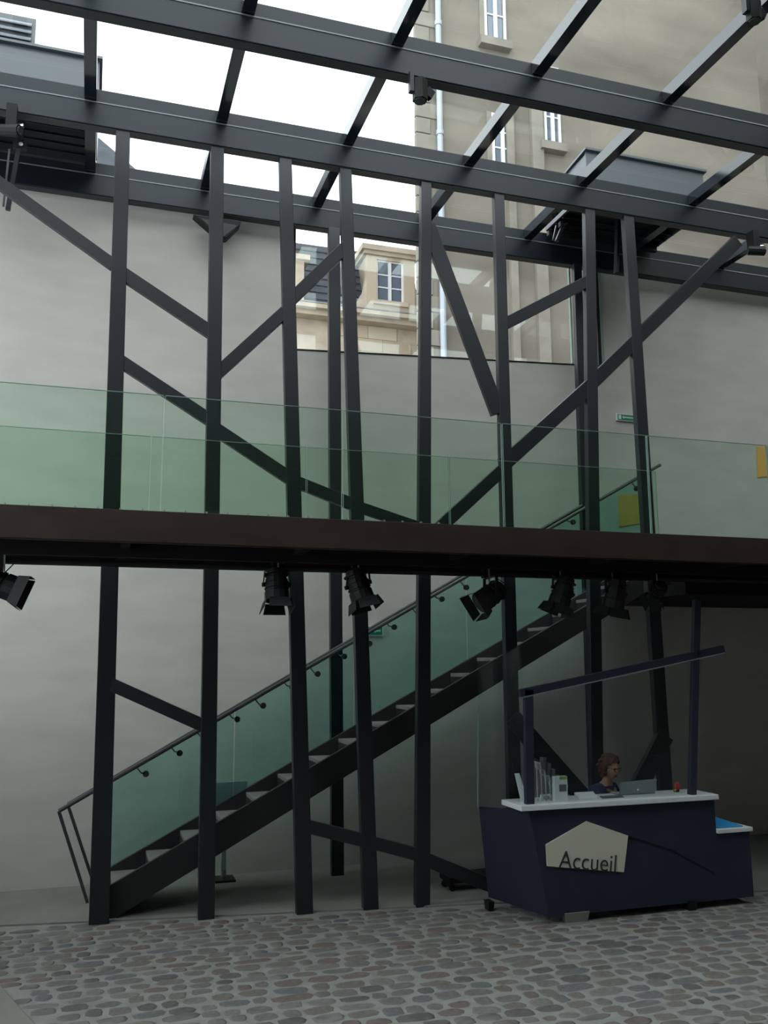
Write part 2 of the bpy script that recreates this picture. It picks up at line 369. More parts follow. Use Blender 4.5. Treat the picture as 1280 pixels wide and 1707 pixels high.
def on_col(px, py_, side):
    # the depth of the column plane nearest this pixel, by height
    z = at_y(px, py_, 9.1).z; best = None
    for (b, t) in CL:
        k = (z-b.z)/(t.z-b.z); p = b.lerp(t, max(0, min(1, k))); w = p-Vector((0, 0, EYE)); u = CX+F*w.dot(cR)/w.dot(_f)
        if best is None or abs(u-px) < best[0]: best = (abs(u-px), p.y)
    return best[1]
def brace(p, q, th, label, Yp=None, Yq=None, dep=.07, name='diagonal_brace', grp='diagonal steel braces'):
    a = at_y(*p, Yp or on_col(*p, 0)); b = at_y(*q, Yq or on_col(*q, 0)); zz = ((a+b)/2-Vector((0, 0, EYE))).dot(_f)
    o = MB().bar(a, b, dep, th*zz/F, up=(0, 0, 1)).build(name, 'steel', bevel=.004, origin=(a+b)/2)
    return tag(o, label, 'brace', grp)
brace((-205, 159), (190, 443), 20, 'upper brace running off the left edge to the leftmost column', Yp=9.2)
brace((205, 457), (352, 555), 22, 'upper brace falling from leftmost to second column, above the glass rail')
brace((200, 602), (352, 702), 21, 'lower brace falling from leftmost to second column behind the glass rail')
brace((360, 716), (482, 797), 22, 'brace behind the rail glass between the second and third columns')
brace((492, 803), (600, 846), 20, 'short brace behind rail glass between third and fourth columns')
brace((600, 846), (700, 880), 18, 'brace meeting the walkway at the straight middle column')
brace((360, 625), (475, 520), 20, 'brace rising from the second column to the third above the rail')
brace((482, 503), (575, 413), 20, 'brace rising between third and fourth columns beneath the roof beam')
brace((712, 375), (830, 690), 25, 'steep brace falling right across the window beside the drainpipe')
brace((838, 542), (978, 470), 19, 'brace rising across the right part of the window')
brace((728, 884), (835, 785), 21, 'brace rising from the walkway behind the third rail joint')
brace((838, 775), (985, 642), 24, 'brace rising right behind the rail toward the exit sign')
brace((985, 640), (1060, 567), 22, 'short brace between the two right-hand columns')
brace((1060, 565), (1228, 402), 22, 'long brace rising from the rightmost column to the roof beam', Yq=9.2)
brace((175, 1136), (340, 1210), 21, 'low brace between the two left columns above the stair rail')
brace((507, 1376), (612, 1402), 21, 'low brace under the stair between third and fourth columns')
brace((612, 1402), (703, 1426), 20, 'low brace under the stair ending at the straight middle column')
brace((703, 1430), (858, 1492), 22, 'low brace running from the middle column behind the reception desk')
brace((852, 1195), (985, 1345), 30, 'brace falling behind the desk glass to the left of the receptionist', Yp=8.98, Yq=8.98)
brace((1108, 1225), (1060, 1320), 30, 'short brace at the rightmost column behind the laptop', Yp=8.98, Yq=8.98)

# ------------------------------------------------------------------ walkway
YN, YF, ZD = 7.45, 8.72, 3.63
wk = thing('walkway', (4, 8.1, 3.4), 'brown-edged raised walkway crossing the whole hall', 'walkway')
MB().box((XL+.02, YN, 3.365), (XR-.02, YN+.06, ZD)).build('fascia', 'fascia', wk, bevel=.004)
MB().box((XL+.02, YN+.06, 3.50), (XR-.02, YF+.06, ZD-.012)).build('deck', 'soffit', wk)
MB().box((XL+.02, YN-.012, 3.372), (XR-.02, YN, 3.39)).build('drip_edge', 'fascia', wk)
for yb in (7.9, 8.66): MB().box((XL+.02, yb, 3.295), (XR-.02, yb+.08, 3.50)).build('edge_beam', 'soffit', wk)
for k in range(12): MB().box((XL+.4+k*1.5, YN+.06, 3.36), (XL+.47+k*1.5, 8.66, 3.50)).build('joist', 'soffit', wk)
xl0 = at_y(985, 1000, 9.6).x+.75
MB().box((xl0, YF+.06, 3.16), (XR-.02, YW-.01, ZD-.012)).build('landing_slab', 'soffit', wk)
# glass rails
def joints(pxs, Y, z): return [at_z(px, py_, z).x if False else at_y(px, py_, Y).x for px, py_ in pxs]
nj = joints([(271, 750), (571, 770), (838, 785), (1081, 800)], YN+.03, 4.1)
nj = [nj[0]-4.35, nj[0]-2.9, nj[0]-1.45]+nj+[nj[-1]+1.45*k for k in (1, 2, 3, 4)]
nj[0] = max(nj[0], XL+.03)
nr = thing('glass_balustrade', (3, YN+.03, ZD), 'green-tinted glass railing on the near edge of the walkway', 'railing')
rt = at_y(640, 690, YN+.03).z
for a, b in zip(nj, nj[1:]):
    if a > XR-.3: break
    b = min(b, XR-.03)
    p = MB().box((a+.008, YN+.022, ZD), (b-.008, YN+.038, rt)).build('glass_panel', 'glass', nr)
    MB().box((a+.009, YN+.0225, rt-.001), (b-.009, YN+.0375, rt+.003)).build('polished_edge', 'edge', p)
    for xx in (a+.0075, b-.0075): MB().box((xx-.0012, YN+.022, ZD), (xx+.0012, YN+.038, rt)).build('polished_edge', 'edge', p)
x = XL+.1
while x < 3.2:
    MB().box((x, YN+.002, ZD-.0), (x+.015, YN+.02, ZD+.014)).build('glazing_clip', 'bead', nr); x += .172
fj = joints([(250, 790), (511, 800), (749, 815), (1096, 840)], YF+.03, 4.1)
fr = thing('glass_balustrade', (3, YF+.03, ZD), 'green-tinted glass railing on the far edge of the walkway', 'railing')
ft = at_y(545, 748, YF+.03).z
fj = [fj[0]-1.5*k for k in (3, 2, 1)]+fj[:4]
fj[0] = max(fj[0], XL+.03)
for a, b in zip(fj, fj[1:]):
    p = MB().box((a+.008, YF+.022, ZD-.02), (b-.008, YF+.038, ft)).build('glass_panel', 'glass', fr)
    MB().box((a+.009, YF+.0225, ft-.001), (b-.009, YF+.0375, ft+.003)).build('polished_edge', 'edge', p)
    for xx in (a+.0075, b-.0075): MB().box((xx-.0012, YF+.022, ZD), (xx+.0012, YF+.038, ft)).build('polished_edge', 'edge', p)

# ------------------------------------------------------------------ stair
YS0, YS1 = 9.44, 10.20
st = thing('staircase', (.3, 9.8, 0), 'straight dark steel stair climbing right behind the columns to the walkway', 'staircase')
a0, a1 = at_y(170, 1533, YS0), at_y(835, 1130, YS0); sl_ = (a1.z-a0.z)/(a1.x-a0.x)
t0, t1 = at_y(175, 1484, YS0), at_y(690, 1184, YS0); slt = (t1.z-t0.z)/(t1.x-t0.x)
slope = (sl_+slt)/2; XT = .27+(ZD-.0-.16)/slope
lo = lambda x: a0.z+.02+(x-a0.x)*slope
hi = lambda x: lo(x)+.25
for yy in (YS0, YS1):
    xs = .26
    MB().prism([(xs, yy, .015), (xs+.08, yy, .015), (XT+.2, yy, lo(XT+.2)), (XT+.2, yy, hi(XT+.2)), (xs, yy, hi(xs))], (0, .05, 0)).build('stringer', 'stair', st, bevel=.004)
MB().box((.16, YS0+.05, .105), (.34, YS1, .145)).build('tread', 'tread', st, bevel=.003)
n = 20; rise = (ZD-.02)/n; run = rise/slope
x_first = .30+.0
for k in range(n-1):
    x = x_first+k*run; z = hi(x)-.035
    if z > ZD-.05: break
    MB().box((x, YS0+.05, z-.04), (x+run+.02, YS1, z)).build('tread', 'tread', st, bevel=.003)
    MB().box((x+.0, YS0+.055, z-rise+.0), (x+.012, YS1-.005, z-.04)).build('riser', 'stair', st)
# stair glass and handrails, along the wall side
g0, g1 = at_y(175, 1455, YS1+.03), at_y(820, 1080, YS1+.03); gs = (g1.z-g0.z)/(g1.x-g0.x)
r0, r1 = at_y(98, 1352, YS1-.08), at_y(1100, 775, YS1-.08); rs_ = (r1.z-r0.z)/(r1.x-r0.x)
zb = lambda x: g0.z-.02+(x-g0.x)*gs
zr = lambda x: r0.z+(x-r0.x)*rs_
sb = thing('stair_balustrade', (.3, YS1+.03, .3), 'deep green glass stair balustrade with twin dark handrails', 'railing')
gx = [at_y(168, 1380, YS1).x, at_y(592, 1150, YS1).x, at_y(781, 1030, YS1).x, at_y(962, 930, YS1).x, at_y(1094, 840, YS1).x]
gx = [gx[0], (gx[0]+gx[1])/2]+gx[1:]
for a, b in zip(gx, gx[1:]):
    zt = lambda x: zr(x)-.03
    MB().prism([(a+.006, YS1+.055, zb(a)), (b-.006, YS1+.055, zb(b)), (b-.006, YS1+.055, zt(b)), (a+.006, YS1+.055, zt(a))], (0, .014, 0)).build('glass_panel', 'sglass', sb)
q0_, q1_ = at_y(113, 1341, YS1+.17), at_y(970, 843, YS1+.17)
zr2 = lambda x: q0_.z+(x-q0_.x)*(q1_.z-q0_.z)/(q1_.x-q0_.x)
for yy, x0, x1, zf in ((YS1-.08, r0.x, r1.x, zr), (YS1+.17, q0_.x, q1_.x, zr2)):
    h = MB().tube([(x0, yy, zf(x0)), (x1, yy, zf(x1))], .022, 10).build('handrail', 'rail', sb, smooth=False)
    k = 0; x = x0+.75+(0 if yy < YS1 else .28)
    while x < x1-.1:
        z = zf(x); s = -1 if yy < YS1 else 1
        br = MB().tube([(x, yy, z-.01), (x+.05, yy, z-.07), (x+.1, yy-s*.06, z-.085)], .008, 6).build('bracket', 'rail', h)
        MB().tube([(x+.1, yy-s*.03, z-.085), (x+.1, yy-s*.06, z-.085)], .034, 12).build('clamp_disc', 'rail', br)
        x += .62
for (p, q, yy) in (((98, 1352), (147, 1508), YS1-.08), ((113, 1341), (157, 1475), YS1+.17)):
    a = at_y(*p, yy); b = at_y(*q, yy); b = a+(b-a)*((a.z-.02)/(a.z-b.z))
    MB().bar(a, b, .03, .05, up=(0, 1, 0)).build('newel_post', 'rail', sb)

# ------------------------------------------------------------------ signs and notices on the wall
def exit_sign(px0, py0, px1, py1, label, Y=YW):
    a = at_y(px0, py0, Y-.03); b = at_y(px1, py1, Y-.03); w = b.x-a.x; h = a.z-b.z
    t = thing('exit_sign', ((a.x+b.x)/2, Y-.02, b.z), label, 'sign', 'green exit signs')
    MB().box((a.x, Y-.03, b.z), (b.x, Y-.002, a.z)).build('backing', 'white', t)
    MB().box((a.x+h*.12, Y-.034, b.z+h*.1), (b.x-h*.12, Y-.03, a.z-h*.1)).build('green_face', 'exitgreen', t)
    MB().box((a.x+h*.25, Y-.037, b.z+h*.2), (a.x+h*.65, Y-.034, a.z-h*.2)).build('door_symbol', 'white', t)
    zc = (a.z+b.z)/2; x = a.x+h*.8
    MB().prism([(x, Y-.037, zc), (x+h*.3, Y-.037, zc-h*.22), (x+h*.3, Y-.037, zc-h*.08), (b.x-h*.3, Y-.037, zc-h*.08), (b.x-h*.3, Y-.037, zc+h*.08), (x+h*.3, Y-.037, zc+h*.08), (x+h*.3, Y-.037, zc+h*.22)], (0, .003, 0)).build('arrow', 'white', t)
exit_sign(1028, 689, 1068, 704, 'green exit sign with white arrow high on the wall above the walkway')
exit_sign(608, 1043, 639, 1060, 'green exit sign on the wall behind the stair handrail')
def notice(pts, label):
    P = [at_y(x, y, YW-.012) for x, y in pts]
    tag(MB().prism(P, (0, .008, 0)).build('paper_notice', 'yellow', origin=P[0]), label, 'notice', 'yellow notices on the wall')
notice([(1031, 826), (1075, 823), (1077, 871), (1033, 878)], 'yellow paper notice seen through the rail beside the rightmost column')
notice([(1261, 745), (1300, 742), (1302, 792), (1263, 796)], 'yellow paper notice at the right edge of the picture')
# loudspeaker under the rear beam
P = [at_y(x, y, 10.6) for x, y in ((322, 357), (402, 368), (400, 376), (378, 397), (366, 396))]
lsb = P[1]
sp = tag(MB().prism(P, (0, .14, 0)).build('loudspeaker', 'black', bevel=.01, origin=P[0]), 'black wedge-shaped loudspeaker tucked under the rear roof beam', 'loudspeaker')
MB().prism([P[0].lerp(P[2], .15)+Vector((0, -.004, -.03)), P[2]+Vector((-.03, -.004, -.005)), P[3]+Vector((-.03, -.004, .02)), P[4]+Vector((0, -.004, .03))], (0, .003, 0)).build('grille', 'louvre', sp)

MB().box((lsb.x-.25, 10.70, lsb.z-.12), (lsb.x-.15, YW, lsb.z-.06)).build('wall_bracket', 'black', sp)
# ------------------------------------------------------------------ stage spotlights under the walkway
bar = tag(MB().tube([(XL+.3, 7.98, 3.25), (8.2, 7.98, 3.25)], .024, 8).build('lighting_bar', 'black', origin=(2, 7.98, 3.25)), 'thin black pipe under the walkway carrying the spotlights', 'pipe')
def spotlight(px, py_, Y, axis, label, L=.29, r=.098, spin=0.0):
    c = at_y(px, py_, Y); ax = Vector(axis).normalized(); sx = Vector((1, 0, 0)); sx = (sx-ax*sx.dot(ax)).normalized()
    if abs(ax.x) > .6: sx = Vector((0, 1, 0)); sx = (sx-ax*sx.dot(ax)).normalized()
    up = ax.cross(sx); sx = (Matrix.Rotation(spin, 3, ax) @ sx); up = ax.cross(sx)
    t = thing('stage_spotlight', c, label, 'spotlight', 'spotlights hung under the walkway')
    MB().tube([c-ax*L*.5, c-ax*L*.46, c-ax*L*.2, c-ax*L*.18, c+ax*L*.2, c+ax*L*.22, c+ax*L*.5], 0, 14, rs=[r*.6, r*.82, r*.9, r*1.0, r*1.0, r*1.1, r*1.12]).build('housing', 'black', t)
    for k in (-.34, -.08, .1): MB().tube([c+ax*L*k, c+ax*L*(k+.04)], r*1.1, 14).build('cooling_fin', 'black', t)
    MB().tube([c+ax*L*.5, c+ax*L*.505], r*.98, 14).build('lens', 'lens', t)
    f = c+ax*L*.5
    for s, v, w in ((sx, up, 1.15), (-sx, up, 1.15), (up, sx, .9), (-up, sx, .9)):
        a = f+s*r*1.1; b = a+(ax*.95+s*.28).normalized()*.095
        MB().prism([a-v*r*w*.95, a+v*r*w*.95, b+v*r*w*1.15, b-v*r*w*1.15], s.cross(v).normalized()*0+(s*.004-ax*.002)).build('barn_door', 'black', t)
    top = Vector((c.x, 7.98, 3.25)); yk = MB()
    e1, e2 = c+sx*r*1.2, c-sx*r*1.2; hh = Vector((c.x, c.y, min(3.2, c.z+r*1.9)))
    u1 = hh+sx*r*1.1; u2 = hh-sx*r*1.1
    yk.bar(e1, u1, .03, .008, up=sx); yk.bar(e2, u2, .03, .008, up=sx); yk.bar(u1, u2, .03, .008, up=(0, 0, 1)); yk.build('yoke', 'black', t)
    for e in (e1, e2): MB().tube([e-(c-e).normalized()*.012, e+(c-e).normalized()*.02], .02, 8).build('tilt_knob', 'black', t)
    cl = MB(); cl.tube([hh, Vector((c.x, 7.98, 3.21))], .009, 6); cl.box((c.x-.022, 7.945, 3.205), (c.x+.022, 8.015, 3.29)); cl.build('clamp', 'black', t)
    MB().bar(Vector((c.x+.03, 7.95, 3.29)), Vector((c.x+.035, 7.95, 3.15)), .012, .012).build('safety_tag', 'silver', t)
    MB().tube([c-ax*L*.5, c-ax*L*.62+Vector((.05, 0, -.03)), c-ax*L*.4+Vector((.13, .02, .02)), Vector((c.x+.10, 7.98, 3.22))], .005, 5).build('cable', 'black', t)
spotlight(-4, 972, 7.85, (.92, -.1, -.35), 'black spotlight cut off by the left edge, pointing right')
spotlight(461, 975, 7.85, (0, -.25, -1), 'black barn-door spotlight hanging straight down, left of the rear column')
spotlight(597, 975, 7.85, (.28, -.2, -1), 'black spotlight tipped right over the fourth column')
spotlight(818, 992, 7.85, (-.85, -.15, -.55), 'black spotlight turned left with a looped cable, left of the desk post')
spotlight(938, 985, 7.85, (-.35, .1, -1), 'black spotlight pointing down left where the stair meets the walkway')
spotlight(1026, 988, 7.85, (-.15, .2, -1), 'black spotlight above the seated receptionist')
spotlight(1096, 985, 7.9, (.1, .8, -.6), 'small black spotlight turned to the wall with pale tag, furthest right', L=.22, r=.07)

# ------------------------------------------------------------------ small fixtures on the roof beams
def lantern(px, py_, Y, s, label, zt=BZ0):
    c = at_y(px, py_, Y); t = thing('beam_projector', c, label, 'projector', 'small projectors on the roof beams')
    b = MB(); n = 6
    b.tube([c+Vector((0, 0, .11))*s, c+Vector((0, 0, -.10))*s], .075*s, 6); b.build('housing', 'black', t)
    MB().tube([c+Vector((0, 0, -.10))*s, c+Vector((0, 0, -.112))*s], .058*s, 10).build('lens', 'lens', t)
    MB().box((c.x-.11*s, c.y-.03, c.z-.03*s), (c.x-.07*s, c.y+.03, zt)).build('bracket', 'roofsteel', t)
    MB().bar(c+Vector((.06*s, 0, .02)), c+Vector((.13*s, .02, -.02)), .05, .1*s).build('side_box', 'black', t)
lantern(700, 152, 7.35, 1.0, 'black hexagonal projector under the upper roof beam above the window')
lantern(1256, 20, 5.72, .9, 'black projector at the upper right corner of the picture', 8.26)
def cluster(px, py_, label, Y=9.05):
    c = at_y(px, py_, Y); t = thing('beam_camera', c, label, 'camera', 'small cameras on the roof beams')
    MB().box((c.x-.05, c.y-.05, c.z-.02), (c.x+.05, c.y+.08, BZ0)).build('mount', 'black', t)
    MB().tube([c+Vector((-.09, .02, 0)), c+Vector((.09, -.08, -.03))], .06, 10).build('camera_body', 'black', t)
    MB().tube([c+Vector((.088, -.079, -.03)), c+Vector((.1, -.085, -.033))], .045, 10).build('lens', 'lens', t)
    MB().tube([c+Vector((.0, .02, .06)), c+Vector((.12, -.02, .07))], .02, 8).build('knob', 'chrome', t)
cluster(1258, 418, 'black camera hanging from the middle roof beam at the right edge')
cluster(18, 218, 'black camera hanging from the middle roof beam at the left edge')
# window opener rods at the left edge, under the ventilator
def opener(pts, Y, label):
    a = at_y(*pts[0], Y); b = at_y(*pts[1], Y); t = thing('vent_opener', b, label, 'actuator', 'vent opener arms')
    MB().box((a.x-.03, Y-.03, a.z-.02), (a.x+.03, Y+.03, 8.38)).build('mount', 'black', t)
    MB().bar(a, b, .045, .05, up=(0, 1, 0)).build('motor_tube', 'roofsteel', t)
    mid = a.lerp(b, .1)
    MB().bar(mid+Vector((-.06, 0, 0)), mid+Vector((.08, 0, 0)), .06, .07).build('hinge_block', 'black', t)
    MB().tube([mid+Vector((.02, -.05, .0)), mid+Vector((.02, .05, 0))], .022, 10).build('hinge_bolt', 'chrome', t)
    MB().bar(a.lerp(b, .15)+Vector((-.09, .02, 0)), a.lerp(b, .95)+Vector((-.05, .02, 0)), .02, .02, up=(0, 1, 0)).build('push_rod', 'rail', t)
opener(((34, 232), (13, 350)), 9.5, 'steel vent opener arm hanging at the left edge below the roof')
opener(((940, 372), (928, 402)), 10.2, 'small vent opener on the rear beam between right-hand columns')
fl = at_y(1031, 372, 9.8); fl2 = at_y(1027, 455, 9.8)
fl.z = 8.36
tag(MB().bar(fl, fl2, .04, .07, up=(0, 1, 0)).build('vent_flap_arm', 'roofsteel', origin=fl2), 'thin steel flap arm hanging left of the rightmost column top', 'actuator')

# ------------------------------------------------------------------ reception desk
YD = 7.95; dx0, dx1, dz = 3.96, 6.05, 1.06; dx2 = 6.45
dk = thing('reception_desk', (5.0, 8.2, 0), 'navy reception desk with white top and cream pentagon sign reading Accueil', 'desk')
bl = at_y(915, 1529, YD); bot = bl.z
# front shell: tilted left corner, crease, stepped right end
T = .03
MB().prism([(bl.x, YD, bot), (dx2, YD, bot), (dx2, YD, .70), (dx1, YD, .70), (dx1, YD, dz-.03), (dx0+.02, YD, dz-.03)], (0, T, 0)).build('front_panel', 'navy', dk, bevel=.004)
lb = at_z(805, 1490, .09); lt = at_y(798, 1345, 8.72)
MB().hexa([(bl.x, YD+.002, bot), (bl.x+.03, YD+.03, bot), (lb.x+.03, 8.72, .09), (lb.x, 8.72, .09), (dx0+.02, YD+.002, dz-.03), (dx0+.05, YD+.03, dz-.03), (lt.x+.03, 8.72, lt.z), (lt.x, 8.72, lt.z)]).build('side_panel', 'navyside', dk)
MB().prism([(dx2-.03, YD+T, bot), (dx2-.03, 8.6, bot), (dx2-.03, 8.6, .70), (dx2-.03, YD+T, .70)], (.03, 0, 0)).build('side_panel', 'navyside', dk)
MB().prism([(dx1-.03, YD+T, .70), (dx1-.03, 8.35, .70), (dx1-.03, 8.35, dz-.03), (dx1-.03, YD+T, dz-.03)], (.03, 0, 0)).build('inner_panel', 'navyside', dk)
ct = at_y(868, 1338, YD-.04)
MB().prism([(ct.x, YD-.05, dz-.03), (dx1+.02, YD-.05, dz-.03), (dx1+.02, 8.34, dz-.03), (ct.x, 8.34, dz-.03)], (0, 0, .05)).build('counter_top', 'white', dk, bevel=.006)
MB().box((dx1, YD-.03, .70), (dx2+.02, 8.6, .74)).build('side_shelf', 'white', dk, bevel=.005)
MB().box((dx0+.35, 8.2, .72), (dx1-.03, 8.42, .75)).build('work_surface', 'white', dk)
pl = [at_y(x, y, YD-.012) for x, y in ((910, 1408), (978, 1369), (1047, 1393), (1040, 1454), (912, 1444))]
sg = MB().prism(pl, (0, .014, 0)).build('sign_panel', 'cream', dk); sg['label'] = 'cream five-sided sign reading Accueil'
c0, c1, c2 = at_y(1047, 1394, YD-.004), at_y(1122, 1418, YD-.004), at_y(1190, 1455, YD-.004)
MB().bar(c0, c1, .008, .012).bar(c1, c2, .008, .010).build('crease', 'black', dk)
# lettering
fc = bpy.data.curves.new('lettering', 'FONT'); fc.body = 'Accueil'; fc.size = 1; fc.extrude = .004; fc.offset = -.006
fo = bpy.data.objects.new('lettering_tmp', fc); COL.objects.link(fo); bpy.context.view_layer.update()
lm = bpy.data.meshes.new_from_object(fo.evaluated_get(bpy.context.evaluated_depsgraph_get())); COL.objects.unlink(fo); bpy.data.objects.remove(fo)
xs = [v.co.x for v in lm.vertices]; ys = [v.co.y for v in lm.vertices]
q0, q1, q2 = at_y(931, 1447, YD-.016), at_y(1026, 1454, YD-.016), at_y(931, 1421, YD-.016)
ux = (q1-q0); uz = Vector((-ux.z, 0, ux.x)).normalized()*(q2-q0).length
for v in lm.vertices:
    a = (v.co.x-min(xs))/(max(xs)-min(xs)); b = (v.co.y-min(0, min(ys)))/(max(ys)-min(0, min(ys)))
    v.co = q0+ux*a+uz*b*1.12+Vector((0, -v.co.z*.5, 0))
lm.materials.append(M['ink']); lo_ = bpy.data.objects.new('lettering', lm); COL.objects.link(lo_); lo_.parent = dk; lo_.matrix_parent_inverse = parent_matrix(dk).inverted()
# feet
for px, py_, w in ((958, 1537, .13), (1150, 1522, .05), (815, 1497, .03)):
    p = at_y(px, py_, YD+.04) if px != 815 else at_y(px, py_, 8.6)
    MB().hexa([(p.x-w*.8, p.y-.05, 0), (p.x+w*.8, p.y-.05, 0), (p.x+w*.8, p.y+.05, 0), (p.x-w*.8, p.y+.05, 0), (p.x-w, p.y-.06, bot+.02), (p.x+w, p.y-.06, bot+.02), (p.x+w, p.y+.06, bot+.02), (p.x-w, p.y+.06, bot+.02)]).build('foot', 'slab' if w > .1 else 'black', dk)
MB().box((bl.x+.3, YD+.25, .0), (dx2-.3, 8.5, bot+.02)).build('base_frame', 'black', dk)
# glass screen over the desk
gs_ = thing('glass_screen', (4.0, 8.3, 1.08), 'clear glass screen with slender dark posts and sloping bar over the desk', 'screen')
p1t, p1b = at_y(880, 1150, 7.985), at_y(882, 1334, 7.985); p1b.z = dz+.02
MB().bar(p1b, p1t, .085, .05, up=(0, 1, 0)).build('post', 'postblue', gs_)
p2t, p2b = at_y(1161, 1000, 7.985), at_y(1153, 1322, 7.985); p2b.z = dz+.02
MB().bar(p2b, p2t, .075, .05, up=(0, 1, 0)).build('post', 'postblue', gs_)
k0, k1 = at_y(866, 1156, 7.985), at_y(1205, 1082, 7.985)
MB().bar(k0, k1, .05, .075).build('top_bar', 'postblue', gs_)
MB().bar(k0+Vector((0, -.027, -.04)), k1+Vector((0, -.027, -.04)), .012, .012).build('lit_bar_edge', 'bead', gs_)  # pale strip: light on the bar's lower edge put in as colour
g0_, g1_ = at_y(797, 1118, 8.62), at_y(797, 1342, 8.62); g1_.z = lt.z
e0, e1 = at_y(868, 1075, 7.99), Vector((dx0+.04, 7.99, dz))
e0 = Vector((e0.x, 7.99, e0.z))
MB().prism([(g1_.x, 8.62, g1_.z), (e1.x, 7.99, dz+.02), (e0.x, 7.99, e0.z), (g0_.x, 8.62, g0_.z)], (.008, .008, 0)).build('glass_pane', 'deskglass', gs_)
MB().bar((g1_.x-.004, 8.622, g1_.z), (g0_.x-.004, 8.622, g0_.z-.35), .012, .006, up=(0, 1, 0)).build('polished_edge', 'edge', gs_)
MB().prism([(p1b.x, 7.985, dz+.021), (p2b.x, 7.985, dz+.021), (k1.x-.25, 7.985, k1.z-.06), (p1t.x, 7.985, k0.z)], (0, .008, 0)).build('glass_pane', 'deskglass', gs_)
# things on the desk
z0 = dz+.021
def on_desk(px, Y): return at_y(px, 1330, Y).x
x = on_desk(903, 8.1)
rk = thing('leaflet_rack', (x, 8.1, z0), 'stepped silver wire leaflet rack at the left end of the counter', 'rack')
ztop = at_y(896, 1272, 8.1).z; hgt = ztop-z0
xa, xb = on_desk(896, 8.1), on_desk(929, 8.1)
for yy in (8.10, 8.19):
    pts = []
    for k in range(5):
        xx = xa+(xb-xa)*k/4.6; zz = ztop-hgt*.16*k
        pts += [(xx, yy, zz), (xx+(xb-xa)*.16, yy, zz), (xx+(xb-xa)*.2, yy, zz-hgt*.14)]
    MB().tube(pts, .009, 6).build('side_wire', 'wire', rk)
    for k in range(4):
        xx = xa+(xb-xa)*k/4.6; MB().tube([(xx, yy, z0), (xx, yy, ztop-hgt*.16*k)], .006, 6).build('upright', 'wire', rk)
for k in range(4):
    xx = xa+.03+(xb-xa)*k/4.6; zz = ztop-hgt*.16*k-hgt*.18
    MB().box((xx, 8.07, zz), (xx+.035, 8.15, zz+.006)).build('tray', 'wire', rk)
for k in range(4):
    xx = xa+.05+(xb-xa)*k/4.6; zz = ztop-hgt*.16*k-hgt*.17
    o = MB().hexa([(xx, 8.08, zz), (xx+.035, 8.08, zz), (xx+.035, 8.15, zz), (xx, 8.15, zz), (xx+.02, 8.09, zz+.11), (xx+.055, 8.09, zz+.11), (xx+.055, 8.16, zz+.11), (xx+.02, 8.16, zz+.11)]).build('leaflet', 'greysh', origin=(xx, 8.1, zz))
    tag(o, ('grey leaflet in the topmost step of the wire rack', 'grey leaflet in the second step of the wire rack', 'grey leaflet in the third step of the wire rack', 'grey leaflet in the lowest step of the wire rack')[k], 'leaflet', 'leaflets in the wire rack')
a = at_y(926, 1336, 8.02); b = at_y(946, 1294, 8.02)
bx = thing('brochure_box', (a.x, 8.02, z0), 'upright white brochure box with green top on the counter', 'brochure')
MB().box((a.x, 8.03, z0), (b.x, 8.08, b.z)).build('card_box', 'paper', bx)
w = b.x-a.x; MB().box((a.x+w*.4, 8.028, b.z-.03), (b.x-w*.05, 8.03, b.z)).build('green_label', 'green', bx)
MB().box((a.x+w*.35, 8.028, b.z-.14), (b.x-w*.1, 8.03, b.z-.075)).build('photo_print', 'greysh', bx)
MB().tube([(b.x, 8.055, b.z-.07), (b.x+.02, 8.055, b.z-.075), (b.x+.02, 8.055, b.z-.11), (b.x, 8.055, b.z-.115)], .004, 6).build('clip_ring', 'chrome', bx)
a = at_y(867, 1334, 8.2); b = at_y(876, 1290, 8.2)
tag(MB().hexa([(a.x, 8.18, z0), (a.x+.07, 8.18, z0), (a.x+.07, 8.19, z0), (a.x, 8.19, z0), (a.x-.02, 8.26, b.z), (a.x+.03, 8.26, b.z), (a.x+.03, 8.27, b.z), (a.x-.02, 8.27, b.z)]).build('leaning_card', 'paper', origin=(a.x, 8.2, z0)), 'white card leaning behind the dark post at the counter end', 'card')
def flat(px0, px1, Y0, Y1, h, mt, name, label, cat, sk=0.0, tilt=0.0):
    x0, x1 = on_desk(px0, Y0), on_desk(px1, Y0)
    return tag(MB().hexa([(x0, Y0, z0), (x1, Y0, z0), (x1+sk, Y1, z0), (x0+sk, Y1, z0), (x0, Y0, z0+h), (x1, Y0, z0+h), (x1+sk, Y1, z0+h+tilt), (x0+sk, Y1, z0+h+tilt)]).build(name, mt, origin=((x0+x1)/2, Y0, z0)), label, cat)
flat(966, 998, 8.06, 8.25, .006, 'paper', 'leaflet_sheet', 'folded white leaflet lying on the counter before the receptionist', 'leaflet', .05, .035)
flat(1004, 1040, 8.04, 8.16, .008, 'greysh', 'magazine', 'grey magazine lying flat beside the laptop', 'magazine', .04, .0)
flat(905, 922, 8.2, 8.3, .03, 'paper', 'paper_stack', 'small pile of white papers under the wire rack', 'paper', .02, .0)
